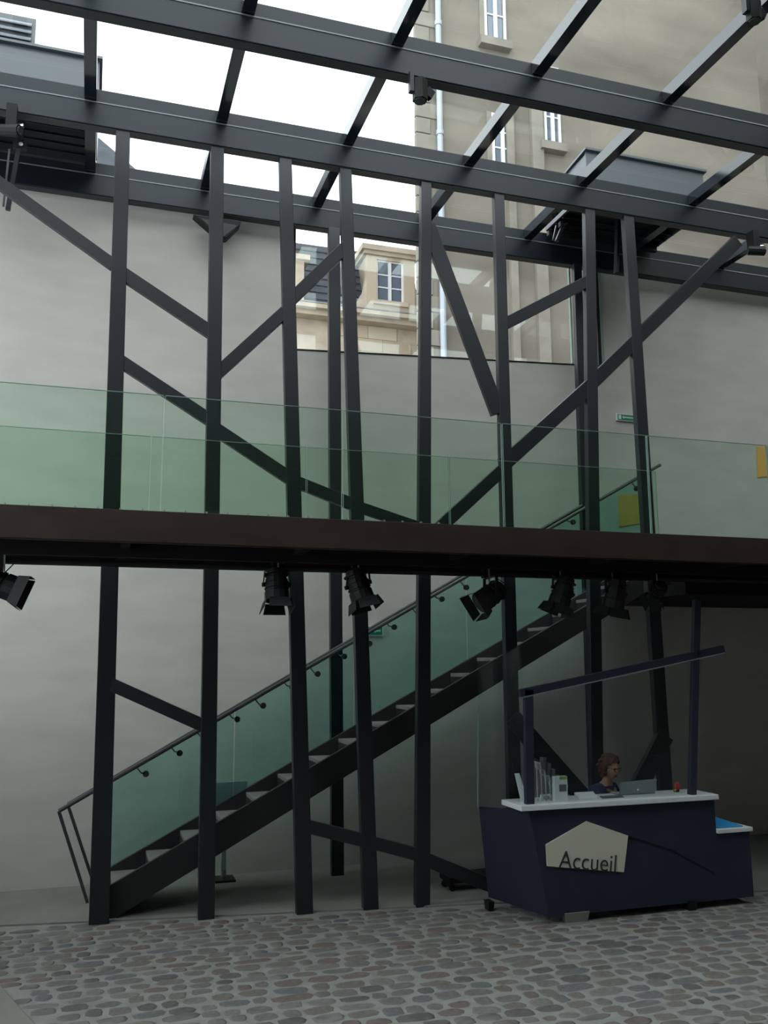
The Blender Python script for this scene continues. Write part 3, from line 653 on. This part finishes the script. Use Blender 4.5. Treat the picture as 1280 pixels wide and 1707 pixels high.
# laptop
a = at_y(1031, 1327, 8.16); b = at_y(1091, 1299, 8.16)
lp = thing('laptop', ((a.x+b.x)/2, 8.2, z0), 'open grey laptop seen from behind its lid', 'laptop')
MB().hexa([(a.x+.01, 8.16, z0+.012), (b.x, 8.16, z0+.012), (b.x, 8.168, z0+.012), (a.x+.01, 8.168, z0+.012), (a.x, 8.11, b.z-.005), (b.x-.005, 8.11, b.z+.01), (b.x-.005, 8.118, b.z+.01), (a.x, 8.118, b.z-.005)]).build('lid', 'silver', lp, bevel=.003)
MB().box((a.x+.01, 8.165, z0), (b.x, 8.33, z0+.014)).build('keyboard_base', 'silver', lp, bevel=.003)
mx = (a.x+b.x)/2; mz = z0+.05
MB().tube([(mx, 8.142, mz), (mx, 8.1405, mz)], .011, 10).build('lid_emblem', 'paper', lp)
# small red flower ornament and white dish
c = at_y(1127, 1312, 8.2)
fw = thing('flower_ornament', (c.x, 8.2, z0), 'small red and yellow flower ornament by the tall desk post', 'ornament')
MB().tube([(c.x, 8.2, z0), (c.x, 8.2, z0+.02)], .03, 10).build('pot', 'black', fw)
MB().tube([(c.x, 8.2, z0+.02), (c.x+.01, 8.2, c.z)], .004, 5).build('stem', 'leaf', fw)
for k in range(5):
    t = k*1.257; MB().ball((c.x+.01+.022*math.cos(t), 8.2-.008, c.z+.012+.022*math.sin(t)), (.018, .01, .018), 8, 5).build('petal', 'red', fw)
MB().ball((c.x-.015, 8.19, c.z-.03), (.02, .012, .016), 8, 5).build('yellow_bud', 'yel2', fw)
c = at_y(1157, 1324, 8.05)
ds = MB().tube([(c.x, 8.12, z0), (c.x, 8.12, z0+.02)], 0, 14, rs=[.05, .06]).build('small_dish', 'white', origin=(c.x, 8.12, z0)); tag(ds, 'small white dish at the foot of the tall desk post', 'dish')
x0, x1 = dx1+.03, dx2-.06
bf = MB().hexa([(x0, YD+.02, .742), (x1, YD+.02, .742), (x1-.08, 8.3, .742), (x0, 8.3, .742), (x0, YD+.02, .75), (x1, YD+.02, .75), (x1-.1, 8.3, .80), (x0, 8.3, .79)]).build('plastic_folder', 'blue', origin=(x0, YD, .742)); tag(bf, 'bright blue folder on the low right-hand shelf of the desk', 'folder')

# ------------------------------------------------------------------ receptionist
hd = at_y(1016, 1280, 8.50); HX, HY, HZ = hd
pr = thing('person', (HX-.06, 8.62, 0), 'seated receptionist with short auburn hair, glasses and navy jacket behind the desk', 'person')
def skin_mesh(name, pts, edges, radii, mt, root=0, sub=2, parent=None):
    me = bpy.data.meshes.new(name); me.from_pydata([tuple(p) for p in pts], edges, []); me.update()
    o = bpy.data.objects.new(name, me); COL.objects.link(o)
    md = o.modifiers.new('skin', 'SKIN'); md.use_smooth_shade = True
    if not me.skin_vertices: 
        bpy.context.view_layer.objects.active = o; bpy.ops.mesh.customdata_skin_add()
    for i, r in enumerate(radii):
        sv = me.skin_vertices[0].data[i]; sv.radius = r if hasattr(r, '__len__') else (r, r); sv.use_root = (i == root)
    s = o.modifiers.new('sub', 'SUBSURF'); s.levels = sub; s.render_levels = sub
    me.materials.append(M[mt]); 
    if parent is not None: o.parent = parent; o.matrix_parent_inverse = parent_matrix(parent).inverted()
    return o
fwd = Vector((.42, -.9, 0)).normalized(); sd = Vector((fwd.y, -fwd.x, 0))*-1      # sd: her left
H = Vector((HX, HY, HZ)); nk = H-fwd*.035+Vector((0, 0, -.15)); ch = nk-fwd*.05+Vector((0, 0, -.13)); ws = ch-fwd*.06+Vector((0, 0, -.27)); pv = ws-fwd*.02+Vector((0, 0, -.16))
sh = [ch+s*sd*.165+Vector((0, 0, .055)) for s in (-1, 1)]
el = [sh[0]+Vector((0, 0, -.25))+fwd*.09-sd*.05, sh[1]+Vector((0, 0, -.25))+fwd*.09+sd*.05]
wr = [el[0]+fwd*.19+sd*.07+Vector((0, 0, .06)), el[1]+fwd*.19-sd*.07+Vector((0, 0, .06))]
hp = [pv+s*sd*.09 for s in (-1, 1)]; kn = [hp[i]+Vector((.03, -.24, -.02))+sd*s*.03 for i, s in ((0, -1), (1, 1))]; ak = [kn[i]+Vector((0, .08, -.40)) for i in (0, 1)]; tt = [ak[i]+Vector((0, -.1, -.05)) for i in (0, 1)]
pts = [pv, ws, ch, nk, H-fwd*.02+Vector((0, 0, -.06))]+sh+el+wr+hp+kn+ak+tt
E_ = [(0, 1), (1, 2), (2, 3), (3, 4), (2, 5), (2, 6), (5, 7), (6, 8), (7, 9), (8, 10), (0, 11), (0, 12), (11, 13), (12, 14), (13, 15), (14, 16), (15, 17), (16, 18)]
R_ = [.13, .11, (.125, .10), .05, .05, .055, .055, .042, .042, .026, .026, .09, .09, .058, .058, .038, .038, .03, .03]
body = skin_mesh('body', pts, E_, R_, 'skin', 0, 2, pr)
skin_mesh('jacket', [pv+Vector((0, 0, .02)), ws, ch, nk+Vector((0, 0, -.04)), sh[0], sh[1], el[0], el[1], wr[0].lerp(el[0], .1), wr[1].lerp(el[1], .1)], [(0, 1), (1, 2), (2, 3), (2, 4), (2, 5), (4, 6), (5, 7), (6, 8), (7, 9)],
          [.155, .135, (.155, .125), .075, .075, .075, .056, .056, .042, .042], 'jacket', 0, 2, pr)
skin_mesh('trousers', [pv, hp[0], hp[1], kn[0], kn[1], ak[0], ak[1]], [(0, 1), (0, 2), (1, 3), (2, 4), (3, 5), (4, 6)], [.14, .1, .1, .07, .07, .052, .052], 'trousers', 0, 2, pr)
# head: an egg with brow, nose, chin, ears
def head():
    n, m_ = 22, 18; vs = []; fs = []
    dwn = Vector((0, 0, 1))*math.cos(.18)+fwd*math.sin(.18); fx = fwd*math.cos(.18)-Vector((0, 0, 1))*math.sin(.18)
    for i in range(m_+1):
        th = math.pi*i/m_; zz = math.cos(th)
        for j in range(n):
            ph = 2*math.pi*j/n; c, q = math.cos(ph), math.sin(ph); rad = math.sin(th)
            wx = .096 if c > 0 else .10; wy = .074
            k = 1-.22*max(0, -zz)**1.5                                   # narrower jaw
            a = c*rad*wx*(1-.10*max(0, -zz)); b = q*rad*wy*k; h = zz*.118
            if c > .93 and -.45 < zz < .12: a += .022*(1-abs(zz+.18)/.34)  # nose
            if c > .55 and .05 < zz < .35: a += .004
            if c > .75 and -.95 < zz < -.62: a += .010                    # chin
            if c > .7 and .0 < zz < .2 and .25 < abs(q) < .6: a -= .008   # eye sockets
            vs.append(H+fx*a+sd*b+dwn*h)
    for i in range(m_):
        for j in range(n): fs.append((i*n+j, (i+1)*n+j, (i+1)*n+(j+1) % n, i*n+(j+1) % n))
    o = MB().add(vs, fs).build('head', 'skin', pr, smooth=True); sub = o.modifiers.new('sub', 'SUBSURF'); sub.levels = sub.render_levels = 1
    at = lambda a, b, h: H+fx*a+sd*b+dwn*h
    for s in (-1, 1):
        MB().ball(at(.080, s*.030, .008), .012, 8, 6).build('eye', 'eye', o, smooth=True)
        MB().ball(at(-.005, s*.074, -.005), (.02, .014, .03), 8, 6).build('ear', 'skin', o, smooth=True)
        MB().tube([at(.094, s*.033+.024*math.cos(t*.5236), .004+.02*math.sin(t*.5236)) for t in range(13)], .0028, 5).build('glasses_rim', 'black', o)
        MB().tube([at(.092, s*.056, .01), at(.0, s*.080, .012)], .0025, 5).build('glasses_arm', 'black', o)
    MB().tube([at(.095, -.01, .008), at(.1, 0, .012), at(.095, .01, .008)], .0025, 5).build('glasses_bridge', 'black', o)
    MB().ball(at(.088, 0, -.062), (.014, .022, .007), 10, 6).build('mouth', 'lip', o, smooth=True)
    # hair: layered curly shell over crown, sides and nape
    hv = []; hf = []; rn = random.Random(5); n2, m2 = 26, 16
    for i in range(m2+1):
        for j in range(n2):
            ph = 2*math.pi*j/n2; c, q = math.cos(ph), math.sin(ph); end = 1.02 if c > .6 else (1.30 if c > .25 else 2.25)
            th = end*i/m2; rad = math.sin(min(th, 2.3)); zz = math.cos(th); bumpy = 1+.05*math.sin(ph*7+i)+rn.uniform(-.03, .03)
            hv.append(at(-.006+c*rad*.118*bumpy, q*rad*.102*bumpy, .012+zz*.132*bumpy))
    for i in range(m2):
        for j in range(n2): hf.append((i*n2+j, (i+1)*n2+j, (i+1)*n2+(j+1) % n2, i*n2+(j+1) % n2))
    hr = MB().add(hv, hf).build('hair', 'hair', pr, smooth=True); so = hr.modifiers.new('solid', 'SOLIDIFY'); so.thickness = .012
    for k in range(26):
        ph = rn.uniform(.9, 5.4); h = rn.uniform(-.09, .11); rad = math.sqrt(max(.1, 1-(h/.13)**2))
        MB().ball(at(-.006+math.cos(ph)*rad*.112, math.sin(ph)*rad*.098, h+.01), (.026, .026, .024), 8, 5).build('curl', 'hair', hr, smooth=True)
head()
cl = MB().tube([nk+Vector((0, 0, -.045))+(fwd*math.cos(t*.5236)+sd*math.sin(t*.5236))*.078+Vector((0, 0, -.045))*max(0, math.cos(t*.5236)) for t in range(13)], .020, 8).build('collar', 'scarf', pr, smooth=True)
MB().prism([nk+fwd*.115+Vector((0, 0, -.1))-sd*.05, nk+fwd*.115+Vector((0, 0, -.1))+sd*.05, nk+fwd*.135+Vector((0, 0, -.24))], fwd*.012).build('blue_top', 'shirt', pr)
for i, s in ((0, -1), (1, 1)):
    w = wr[i]; dirf = (fwd-sd*s*-.12).normalized(); pp = [w, w+dirf*.05]; ed = [(0, 1)]; ra = [(.024, .016), (.034, .015)]
    for k, (off, ln) in enumerate(((-.030, .062), (-.010, .072), (.010, .068), (.028, .052))):
        b0 = len(pp); base = w+dirf*.085+sd*off; pp += [base, base+dirf*ln*.5+Vector((0, 0, .006)), base+dirf*ln*.95+Vector((0, 0, -.014))]; ed += [(1, b0), (b0, b0+1), (b0+1, b0+2)]; ra += [.0095, .0085, .007]
    b0 = len(pp); tb = w+dirf*.03-sd*s*-.035*-1; pp += [w+dirf*.035-sd*s*.036, w+dirf*.07-sd*s*.052]; ed += [(0, b0), (b0, b0+1)]; ra += [.010, .008]
    skin_mesh('hand', pp, ed, ra, 'skin', 0, 1, pr)
# stool she sits on
zs = pv.z-.15
so_ = thing('office_stool', (pv.x, pv.y, 0), 'dark office stool hidden under the seated receptionist', 'stool')
MB().tube([(pv.x, pv.y, zs-.05), (pv.x, pv.y, zs-.045), (pv.x, pv.y, zs-.01), (pv.x, pv.y, zs)], 0, 18, rs=[.16, .18, .18, .165]).build('seat', 'black', so_)
MB().tube([(pv.x, pv.y, .07), (pv.x, pv.y, zs-.05)], .025, 10).build('column', 'chrome', so_)
for k in range(5):
    t = k*1.2566; MB().bar((pv.x, pv.y, .08), (pv.x+.2*math.cos(t), pv.y+.2*math.sin(t), .05), .03, .025).build('base_arm', 'black', so_)
    MB().ball((pv.x+.2*math.cos(t), pv.y+.2*math.sin(t), .025), .025, 8, 6).build('castor', 'black', so_)

# ------------------------------------------------------------------ information stand behind the stair
a = at_y(356, 1304, 10.62); b = at_y(411, 1346, 10.62); c = at_y(374, 1400, 10.62)
ist = thing('information_stand', (c.x, 10.62, .015), 'slim stand with square panel, behind the stair between left columns', 'stand')
MB().box((a.x, 10.6, b.z), (b.x, 10.63, a.z)).build('panel', 'silver', ist, bevel=.006)
MB().bar((c.x, 10.64, .06), (c.x, 10.64, a.z-.08), .05, .02, up=(0, 1, 0)).build('pole', 'silver', ist)
MB().tube([(c.x, 10.62, .03), (c.x, 10.62, .12)], .03, 10).build('collar', 'chrome', ist)
MB().box((c.x-.16, 10.5, .015), (c.x+.12, 10.76, .04)).build('base_plate', 'black', ist, bevel=.004)
# small castor unit under the stair left of the desk
c = at_y(765, 1478, 9.3); c.z = .0
bx = thing('low_trolley', (c.x, 9.5, .015), 'low dark trolley under the brace left of the desk', 'trolley')
MB().box((c.x-.1, 9.3, .10), (c.x+.45, 9.6, .16)).build('tray', 'black', bx)
for sx_ in (-.06, .4):
    for yy in (9.34, 9.56): MB().tube([(c.x+sx_, yy-.012, .05), (c.x+sx_, yy+.012, .05)], .035, 10).build('castor', 'black', bx)
    MB().box((c.x+sx_-.01, 9.33, .05), (c.x+sx_+.01, 9.57, .1)).build('axle_bracket', 'black', bx)

# ------------------------------------------------------------------ outside
tag(MB().box((-70, YW+.4, -.3), (90, 90, -.1)).build('ground_outside', 'ground'), 'street level beyond the wall', kind='structure')
YR = 19.0
xc = at_y(693, 230, YR).x
rb = thing('rendered_building', (xc+6, YR+2, 0), 'tall tan rendered building rising behind the roof on the right', 'building')
MB().prism([(xc, YR, 0), (xc+26, YR, 0), (xc+26, YR+9, 0), (xc+4.2, YR+9, 0)], (0, 0, 30)).build('wall', 'facade', rb)
# quoins at the corner
k = 0; z = 6.0
while z < 24:
    w = .62 if k % 2 else .38
    MB().box((xc-.004, YR-.035, z+.01), (xc+w, YR+.1, z+.40)).build('quoin', 'quoin', rb, bevel=.015); z += .42; k += 1
px_ = at_y(738, 500, YR-.12)
dp = thing('drainpipe', (px_.x, YR-.12, 0), 'pale grey drainpipe running down the tan building', 'pipe')
MB().tube([(px_.x, YR-.12, 1), (px_.x, YR-.12, 26)], .075, 10).build('pipe', 'pipe', dp)
for z in range(3, 26, 3): MB().tube([(px_.x, YR-.12, z+.2), (px_.x, YR-.12, z+.32)], .095, 10).build('socket', 'pipe', dp)
# windows on the facade
def far_window(parent, x0, z0_, w, h, Y, nx=2, nz=3, name='window'):
    f = MB(); s = .07
    f.box((x0-s, Y-.05, z0_-s), (x0, Y+.06, z0_+h+s)); f.box((x0+w, Y-.05, z0_-s), (x0+w+s, Y+.06, z0_+h+s)); f.box((x0, Y-.05, z0_+h), (x0+w, Y+.06, z0_+h+s)); f.box((x0, Y-.05, z0_-s), (x0+w, Y+.06, z0_))
    f.box((x0+w/2-.05, Y-.06, z0_), (x0+w/2+.05, Y+.04, z0_+h))
    for k in range(1, nz): f.box((x0, Y-.045, z0_+h*k/nz-.02), (x0+w, Y+.03, z0_+h*k/nz+.02))
    o = f.build(name, 'wframe', parent)
    for i in range(nx):
        for k in range(nz):
            xa, xb = x0+w*i/nx+.03, x0+w*(i+1)/nx-.03; za, zb_ = z0_+h*k/nz+.015, z0_+h*(k+1)/nz-.015
            MB().box((xa, Y-.02, za), (xb, Y-.005, zb_)).build('window_pane', 'wpane', o)
    return o
for (pa, pb) in (((805, 62), (838, -45)), ((818, 272), (852, 235)), ((905, 235), (928, 120))):
    a = at_y(*pa, YR); b = at_y(*pb, YR); w = b.x-a.x; h = max(b.z-a.z, 1.3)
    far_window(rb, a.x+.1, a.z, w-.15, h, YR-.01, 2, 3)
    MB().box((a.x-.15, YR-.22, a.z-.32), (b.x+.1, YR+.02, a.z-.1)).build('window_sill', 'quoin', rb)
    MB().box((a.x-.1, YR-.04, a.z-.1), (a.x+.02, YR+.02, a.z+h+.1)).build('jamb', 'quoin', rb)
# pilaster and recess seen low on the facade
for px0, px1 in ((850, 862), (893, 912)):
    a = at_y(px0, 500, YR).x; b = at_y(px1, 500, YR).x
    MB().box((a, YR-.12, 0), (b, YR+.02, 16.5)).build('pilaster', 'quoin', rb)
a = at_y(700, 600, YR); 
# stone house with mansard roof and dormer
tag(MB().box((17.5, -12, 0), (27, YR, 27)).build('sky_blocking_mass', 'facade', origin=(22, 4, 0)), 'unseen block added on the right to shut out sky light', kind='structure')  # out-of-view mass added so less sky light arrives from the right
YH = 25.5
ho = thing('stone_house', (at_y(590, 520, YH).x, YH, 0), 'stone house with slate mansard roof and dormer seen through the window', 'house')
hx0, hx1 = at_y(400, 560, YH).x, at_y(706, 560, YH).x
cz = at_y(610, 542, YH).z
MB().box((hx0, YH, 0), (hx1, YH+6, cz)).build('wall', 'cornice', ho)
# ashlar blocks of the band under the cornice
zt_ = cz-.02; bh = .42; bw = .95
for r in range(4):
    x = hx0+3+(r % 2)*bw/2
    while x < hx1-1:
        MB().box((x+.006, YH-.03, zt_-bh*(r+1)+.006), (x+bw-.006, YH+.05, zt_-bh*r-.006)).build('stone_block', 'stone', ho); x += bw
for zz, dp_, th in ((cz-.02, .42, .16), (cz+.14, .6, .12), (cz+.26, .32, .14)):
    MB().box((hx0, YH-dp_, zz), (hx1, YH+.1, zz+th)).build('cornice_moulding', 'cornice', ho)
MB().box((hx0, YH-.36, cz+.40), (hx1, YH+.2, cz+.43)).build('gutter', 'zinc', ho)
rz = at_y(520, 412, YH+1.3).z
ms = MB().prism([(hx0, YH+.15, cz+.4), (hx0, YH+1.15, rz), (hx0, YH+4, rz+.5), (hx0, YH+5.5, cz+.4)], (hx1-hx0, 0, 0)).build('mansard_roof', 'slate', ho)
def slate_row(k): return cz+.5+k*(rz-cz-.5)/9
for k in range(9):
    za = slate_row(k); ya = YH+.15+(za-cz-.4)/(rz-cz-.4)*1.0
    MB().box((hx0, ya-.03, za), (hx1, ya+.03, za+.03)).build('slate_course', 'slate', ms)
# dormer
da, db = at_y(611, 412, YH-.05), at_y(692, 520, YH-.05)
zd0, zd1 = cz+.4, da.z
wa, wb2 = at_y(628, 500, YH-.05), at_y(673, 438, YH-.05)
D = MB(); D.box((da.x, YH-.05, zd0), (wa.x, YH+1.2, zd1-.12)); D.box((wb2.x, YH-.05, zd0), (db.x, YH+1.2, zd1-.12)); D.box((wa.x, YH-.05, zd0), (wb2.x, YH+1.2, wa.z)); D.box((wa.x, YH-.05, wb2.z), (wb2.x, YH+1.2, zd1-.12))
dm = D.build('dormer', 'stone', ho)
MB().box((da.x-.18, YH-.22, zd1-.12), (db.x+.18, YH+1.4, zd1+.05)).build('dormer_cornice', 'cornice', dm)
MB().box((da.x-.1, YH-.14, zd1-.24), (db.x+.1, YH+1.2, zd1-.12)).build('dormer_frieze', 'cornice', dm)
MB().box((wa.x-.12, YH-.12, wa.z-.14), (wb2.x+.12, YH, wa.z)).build('dormer_sill', 'cornice', dm)
far_window(ho, wa.x+.06, wa.z+.05, wb2.x-wa.x-.12, wb2.z-wa.z-.1, YH+.06, 2, 3)
# scroll brackets either side, second dormer cheek to the left
for s, x in ((-1, da.x), (1, db.x)):
    MB().prism([(x, YH, zd0), (x+s*.42, YH, zd0), (x+s*.3, YH, zd0+.35), (x+s*.1, YH, zd0+.7), (x, YH, zd0+1.2)], (0, .2, 0)).build('scroll', 'cornice', dm)
a = at_y(488, 428, YH-.3); b = at_y(506, 540, YH-.3)
MB().box((a.x-1.2, YH-.3, cz+.3), (b.x, YH+.9, a.z-.1)).build('chimney_breast', 'cornice', ho)
MB().box((a.x-1.3, YH-.45, a.z-.1), (b.x+.15, YH+1, a.z+.06)).build('breast_cornice', 'cornice', ho)
p0, p1 = at_y(574, 425, YH+.1), at_y(588, 520, YH+.1)
MB().box((p0.x, YH-.02, cz+.4), (p1.x, YH+.8, p0.z)).build('dormer_cheek', 'zinc', ho)
# low roof piece beyond the left of the roof
YG = 24.0
g = [at_y(x, y, YG) for x, y in ((236, 281), (166, 222), (100, 175), (0, 240))]
lh = thing('slate_gable_house', (g[1].x, YG, 0), 'house with slate roof peeking over the rear beam on the left', 'house')
zl = g[0].z-1.2
MB().box((g[3].x-6, YG+.3, 0), (g[0].x+.6, YG+7, zl)).build('wall', 'cornice', lh)
MB().prism([(g[0].x+1.4, YG, zl), (g[2].x, YG, g[2].z), (g[3].x-2, YG, g[2].z), (g[3].x-6.4, YG, zl)], (0, 7.4, 0)).build('hip_roof', 'slate', lh)
MB().box((g[3].x-6.4, YG-.15, zl-.15), (g[0].x+1.5, YG+.1, zl)).build('gutter', 'zinc', lh)
